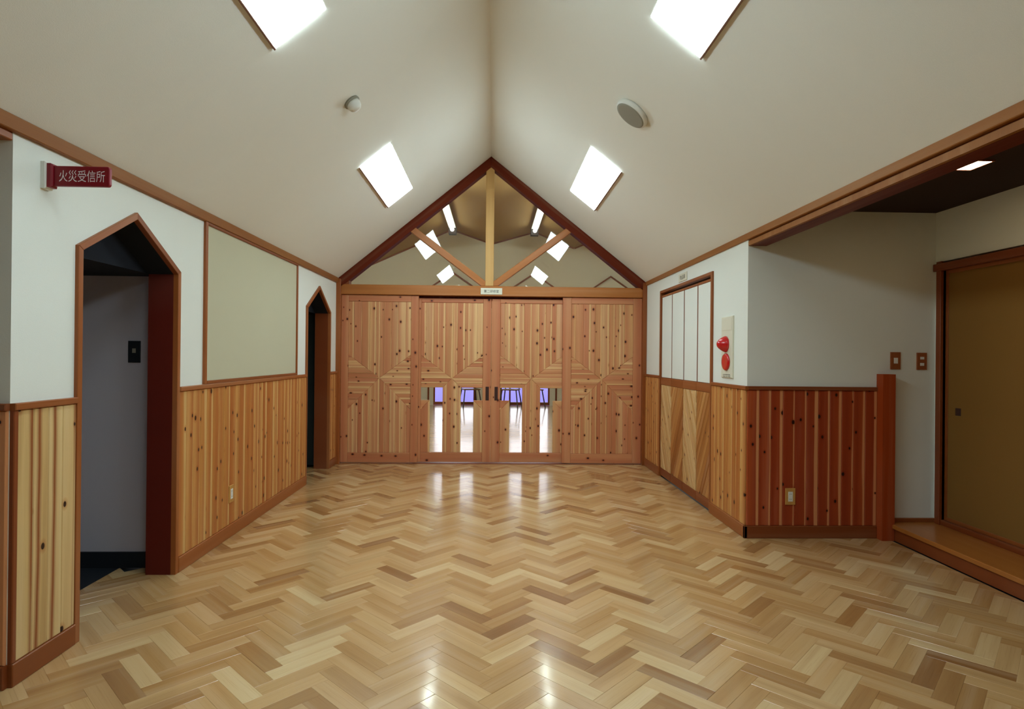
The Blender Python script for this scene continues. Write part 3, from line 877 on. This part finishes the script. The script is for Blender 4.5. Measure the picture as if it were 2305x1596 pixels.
def switch(fr, a, z, label, rockers):
    e = empty('light_switch', fr(a, z, 0)); tag(e, label, 'light switch', 'light switches by the step')
    Geo().prism(rect(a - 0.036, a + 0.036, z - 0.060, z + 0.060), fr, 0.0, 0.008, 0.002).build('cover_plate', 'plate_wood', e)
    for dz, hh in rockers:
        Geo().prism(rect(a - 0.014, a + 0.014, z + dz - hh, z + dz + hh), fr, 0.008, 0.011, 0.001).build('rocker', 'fixture_white', e)
switch(f_front(YC), 2.815, 1.240, 'wood coloured switch plate with one white rocker, nearer the post', [(0.0, 0.020)])
switch(f_front(YC), 3.003, 1.238, 'wood coloured switch plate with two small white rockers, nearer the olive door', [(0.022, 0.009), (-0.022, 0.010)])
e = empty('black_switch', (-2.083, 3.55, 1.25)); tag(e, 'black plate on the grey wall inside the near doorway', 'light switch')
fr = f_front(3.55)
Geo().prism(rect(-2.120, -2.050, 1.188, 1.314), fr, 0, 0.008, 0.004).build('cover_plate', 'black', e)
Geo().prism(rect(-2.094, -2.074, 1.244, 1.270), fr, 0.008, 0.010, 0.001).build('rocker', 'fixture_grey', e)
# pale bar just inside the near doorway
e = empty('pull_bar', (XL - T - 0.03, 2.70, 0.85)); tag(e, 'slim pale vertical bar just inside the near doorway', 'handle')
Geo().box(XL - T - 0.05, XL - T - 0.036, 2.672, 2.690, 0.86, 1.52, 0.002).build('bar', 'fixture_white', e)
Geo().box(XL - T - 0.05, XL - T - 0.036, 2.640, 2.672, 0.86, 0.88, 0.002).build('mount', 'bracket', e)
Geo().box(XL - T - 0.05, XL - T - 0.036, 2.640, 2.672, 1.50, 1.52, 0.002).build('mount', 'bracket', e)

# ================================================================== THINGS ON THE CEILING
def light_panel(fr, s0, s1, y0, y1, label, mat='panel_light'):
    e = empty('ceiling_light', fr((s0 + s1) / 2, (y0 + y1) / 2, 0)); tag(e, label, 'ceiling light', 'long ceiling light panels')
    Geo().prism(rect(s0, s1, y0, y1), fr, 0.002, 0.014, 0.002).build('diffuser', mat, e)
    Geo().prism(rect(s1 + 0.004, s1 + 0.013, y0 - 0.004, y1 + 0.004), fr, 0.0, 0.016, 0.001).build('edge_trim', 'brown_edge', e)
    Geo().prism(rect(s0 - 0.008, s0 - 0.002, y0 - 0.004, y1 + 0.004), fr, 0.0, 0.010, 0.001).build('edge_trim', 'fixture_white', e)
a0, a1 = 0.775 / math.cos(_tl), 1.008 / math.cos(_tl)
c0, c1 = 0.800 / math.cos(_tr), 1.040 / math.cos(_tr)
for y0, y1, t in ((4.71, 5.93, ('far ceiling light panel on the slope above the notice board', 'far ceiling light panel on the slope above the closet')),
                  (1.65, 2.877, ('near ceiling light panel past the smoke detector, cut by the top edge', 'near ceiling light panel past the round speaker, cut by the top edge')),
                  (-1.41, -0.19, ('ceiling light panel behind the camera on the notice board slope', 'ceiling light panel behind the camera on the closet slope'))):
    mt = 'panel_light' if y0 > 0 else 'panel_dim'
    light_panel(f_ceil_l, a0, a1, y0, y1, t[0], mt)
    light_panel(f_ceil_r, c0, c1, y0, y1, t[1], mt)

e = empty('smoke_detector', f_ceil_l(1.11, 3.78, 0)); tag(e, 'small white smoke detector on the sloped ceiling', 'smoke detector')
sa = (XRG + 0.905) / math.cos(_tl)
Geo().lathe([(0.052, 0.0), (0.054, 0.010), (0.050, 0.016)], f_ceil_l, sa, 3.78, 28).build('base', 'fixture_grey', e)
Geo().lathe([(0.046, 0.016), (0.045, 0.030), (0.040, 0.046), (0.030, 0.058), (0.014, 0.064), (0.003, 0.065)], f_ceil_l, sa, 3.78, 28).build('dome', 'fixture_white', e)
sb = (0.875 - XRG) / math.cos(_tr)
e = empty('ceiling_speaker', f_ceil_r(sb, 3.79, 0)); tag(e, 'round grey speaker on the sloped ceiling', 'speaker')
Geo().lathe([(0.114, 0.0), (0.116, 0.012), (0.113, 0.026), (0.106, 0.030)], f_ceil_r, sb, 3.79, 40).build('rim', 'fixture_white', e)
Geo().lathe([(0.104, 0.028), (0.103, 0.0325), (0.09, 0.034), (0.02, 0.034)], f_ceil_r, sb, 3.79, 40).build('grille', 'fixture_grey', e)

e = empty('downlight', (2.495, 3.075, ZA)); tag(e, 'small square glowing downlight in the dark alcove ceiling', 'downlight')
Geo().prism(rect(2.43, 2.56, 3.005, 3.15), f_down(ZA), 0.001, 0.006, 0.001).build('lens', 'down', e)
for r4 in (rect(2.422, 2.43, 2.997, 3.158), rect(2.56, 2.568, 2.997, 3.158), rect(2.43, 2.56, 2.997, 3.005), rect(2.43, 2.56, 3.15, 3.158)):
    Geo().prism(r4, f_down(ZA), 0.0, 0.008, 0.001).build('rim_strip', 'trim_dark', e)

# ================================================================== THE ROOM BEYOND
YS = D + 0.12
struct(Geo().box(-5, 5, YS, Y2, -0.06, 0.0, 0.0, (1, 0)).build('floor_beyond', 'oak'), 'polished wooden floor of the room beyond the sliding doors')
prof = [(-5.0, 4.3), (-3.6, 3.42), (-3.34, 3.36), (-1.07, 4.39), (-0.07, 4.05), (1.0, 4.36), (2.0, 3.97), (3.3, 4.5), (5.0, 3.7)]
g = Geo()
for (xa, za), (xb, zb) in zip(prof, prof[1:]):
    g.prism([(xa, za), (xb, zb), (xb, zb + 0.06), (xa, za + 0.06)], f_front(Y2), -0.1, Y2 - YS)
struct(g.build('ceiling_beyond', 'beige_ceiling'), 'folded tan ceiling of the room beyond the gable window')
WIN = [(-0.97, 0.52), (0.80, 0.62)]
g = Geo(); fr = f_front(Y2)
xs = [-5.0]
for c, h in WIN: xs += [c - h, c + h]
xs.append(5.0)
for a, b in zip(xs[0::2], xs[1::2]): g.prism(rect(a, b, 0, 4.6), fr, -0.1, 0)
for c, h in WIN: g.prism(rect(c - h, c + h, 2.45, 4.6), fr, -0.1, 0)
wall_far = struct(g.build('wall_far', 'beige_wall'), 'beige far wall seen through the gable window')
for (xa, za), (xb, zb) in zip(prof[1:], prof[2:-1]):
    t = Vector((xb - xa, zb - za)).normalized(); nn = Vector((-t.y, t.x)) * 0.035
    Geo().prism([(xa, za), (xb, zb), (xb - nn.x, zb - nn.y), (xa - nn.x, za - nn.y)], fr, 0, 0.03, 0, tuple(t)).build('edge_trim', 'trim_dark', wall_far)
for n, (c, hw, zp, zs, s_) in enumerate(((-1.03, 0.56, 3.33, 2.95, 'near the king post on the notice board side'), (1.00, 0.56, 3.33, 2.95, 'near the king post on the closet side'),
                                      (2.93, 0.56, 3.28, 2.90, 'low over the beam at the closet end'))):
    e = empty('trim_%d' % (12 + n), (c, Y2, zs)); struct(e, 'thin pointed wooden trim on the far wall, ' + s_)
    for sg in (-1, 1):
        Geo().prism([(c, zp), (c + sg * hw, zs), (c + sg * hw, zs - 0.045), (c, zp - 0.045)], fr, 0, 0.03, 0, (hw, zp - zs)).build('head_piece', 'trim_dark', e)
        Geo().prism(rect(*sorted((c + sg * hw, c + sg * (hw + 0.04))), 0, zs), fr, 0, 0.03, 0, (0, 1)).build('jamb', 'trim_dark', e)
for n, (c, h) in enumerate(WIN):
    e = empty('window_%d' % (n + 2), (c, Y2, 0)); struct(e, 'tall glazed door to the outside in the far wall, ' + ('notice board side' if n == 0 else 'closet side'))
    Geo().prism(rect(c - h, c + h, 0.08, 2.41), fr, -0.06, -0.05).build('pane', 'glass', e)
    for r4, gr in ((rect(c - h, c - h + 0.04, 0, 2.45), (0, 1)), (rect(c + h - 0.04, c + h, 0, 2.45), (0, 1)), (rect(c - h + 0.04, c + h - 0.04, 2.41, 2.45), (1, 0)),
                   (rect(c - h + 0.04, c + h - 0.04, 0.0, 0.08), (1, 0)), (rect(c - 0.02, c + 0.02, 0.08, 2.41), (0, 1))):
        Geo().prism(r4, fr, -0.08, -0.02, 0.003, gr).build('frame_bar', 'trim_dark', e)
g = Geo(); g.box(-5.1, -5.0, YS, Y2, 0, 4.6); struct(g.build('wall_beyond', 'beige_wall'), 'side wall of the room beyond on the notice board side')
g = Geo(); g.box(5.0, 5.1, YS, Y2, 0, 4.6); struct(g.build('wall_beyond', 'beige_wall'), 'side wall of the room beyond on the closet side')
g = Geo(); fr7 = f_rear(D + 0.12)
g.prism(rect(-5.0, XL, 0, 4.6), fr7, -0.02, 0); g.prism(rect(XR, 5.0, 0, 4.6), fr7, -0.02, 0)
g.prism([(XL, ZE), (XRG, ZR), (XRG, 4.6), (XL, 4.6)], fr7, -0.06, 0); g.prism([(XRG, ZR), (XR, ZE), (XR, 4.6), (XRG, 4.6)], fr7, -0.06, 0)
struct(g.build('wall_beyond', 'beige_wall'), 'rear face of the partition around the sliding doors')
struct(Geo().box(-14, 14, Y2 + 0.1, 45, -0.20, -0.12).build('ground_outside', 'snow'), 'snowy ground outside the far windows, coloured in the blue of shade')

for X, s_ in ((-0.985, 'on the notice board side'), (0.940, 'on the closet side')):
    for y0, y1, t_ in ((11.0, 14.0, 'long bright fluorescent lamp beyond the gable window '), (7.4, 10.4, 'added lamp to brighten the room beyond, unseen above the gable ')):  # nearer pair is added out of view to brighten this room
        e = empty('fluorescent_lamp', (X, (y0 + y1) / 2, 4.2)); tag(e, t_ + s_, 'lamp', 'fluorescent lamps in the room beyond')
        Geo().box(X - 0.08, X + 0.08, y0, y1, 4.215, 4.25).build('housing', 'fixture_white', e)
        g = Geo(); frt = lambda a, b, d, X=X, y0=y0: (X + a, y0 + 0.05 + d, 4.165 + b)
        g.lathe([(0.045, 0), (0.045, y1 - y0 - 0.1)], frt, 0, 0, 16); g.build('tube', 'tube' if y0 < 9 else 'tube_far', e)
        Geo().box(X - 0.09, X + 0.09, y1, y1 + 0.2, 4.08, 4.26).build('end_bracket', 'bracket', e)
        for yy in (y0 + 0.4, y1 - 0.4):
            Geo().box(X - 0.01, X + 0.01, yy - 0.01, yy + 0.01, 4.25, 4.34).build('hanger', 'bracket', e)

def chair(x, y, rot, label):
    e = empty('stacking_chair', (x, y, 0)); tag(e, label, 'chair', 'chairs by the far windows')
    c, s_ = math.cos(rot), math.sin(rot)
    def P(a, b, z): return (x + a * c - b * s_, y + a * s_ + b * c, z)
    Geo().prism(rect(-0.20, 0.20, -0.20, 0.20), lambda a, b, d: P(a, b, 0.42 + d), 0, 0.025, 0.006).build('seat', 'chair_seat', e)
    Geo().prism(rect(-0.20, 0.20, 0.56, 0.80), lambda a, b, d: P(a, 0.20 + d, b), 0, 0.02, 0.006).build('backrest', 'chair_seat', e)
    for a, b in ((-1, -1), (1, -1), (-1, 1), (1, 1)):
        Geo().beam(P(a * 0.17, b * 0.16, 0.42), P(a * 0.23, b * 0.24, 0.0), 0.028, 0.028, (0, 1, 0)).build('leg', 'chair_frame', e)
    for a in (-1, 1):
        Geo().beam(P(a * 0.17, 0.19, 0.42), P(a * 0.17, 0.21, 0.60), 0.025, 0.025, (0, 1, 0)).build('back_post', 'chair_frame', e)
chair(-0.55, 14.45, 0.3, 'brown chair seen through the low pane beside the door pull')
chair(0.42, 14.40, -0.25, 'brown chair seen through the low pane on the closet side of the door pulls')
chair(0.98, 14.50, 0.2, 'brown chair seen through the low pane farthest towards the closet')
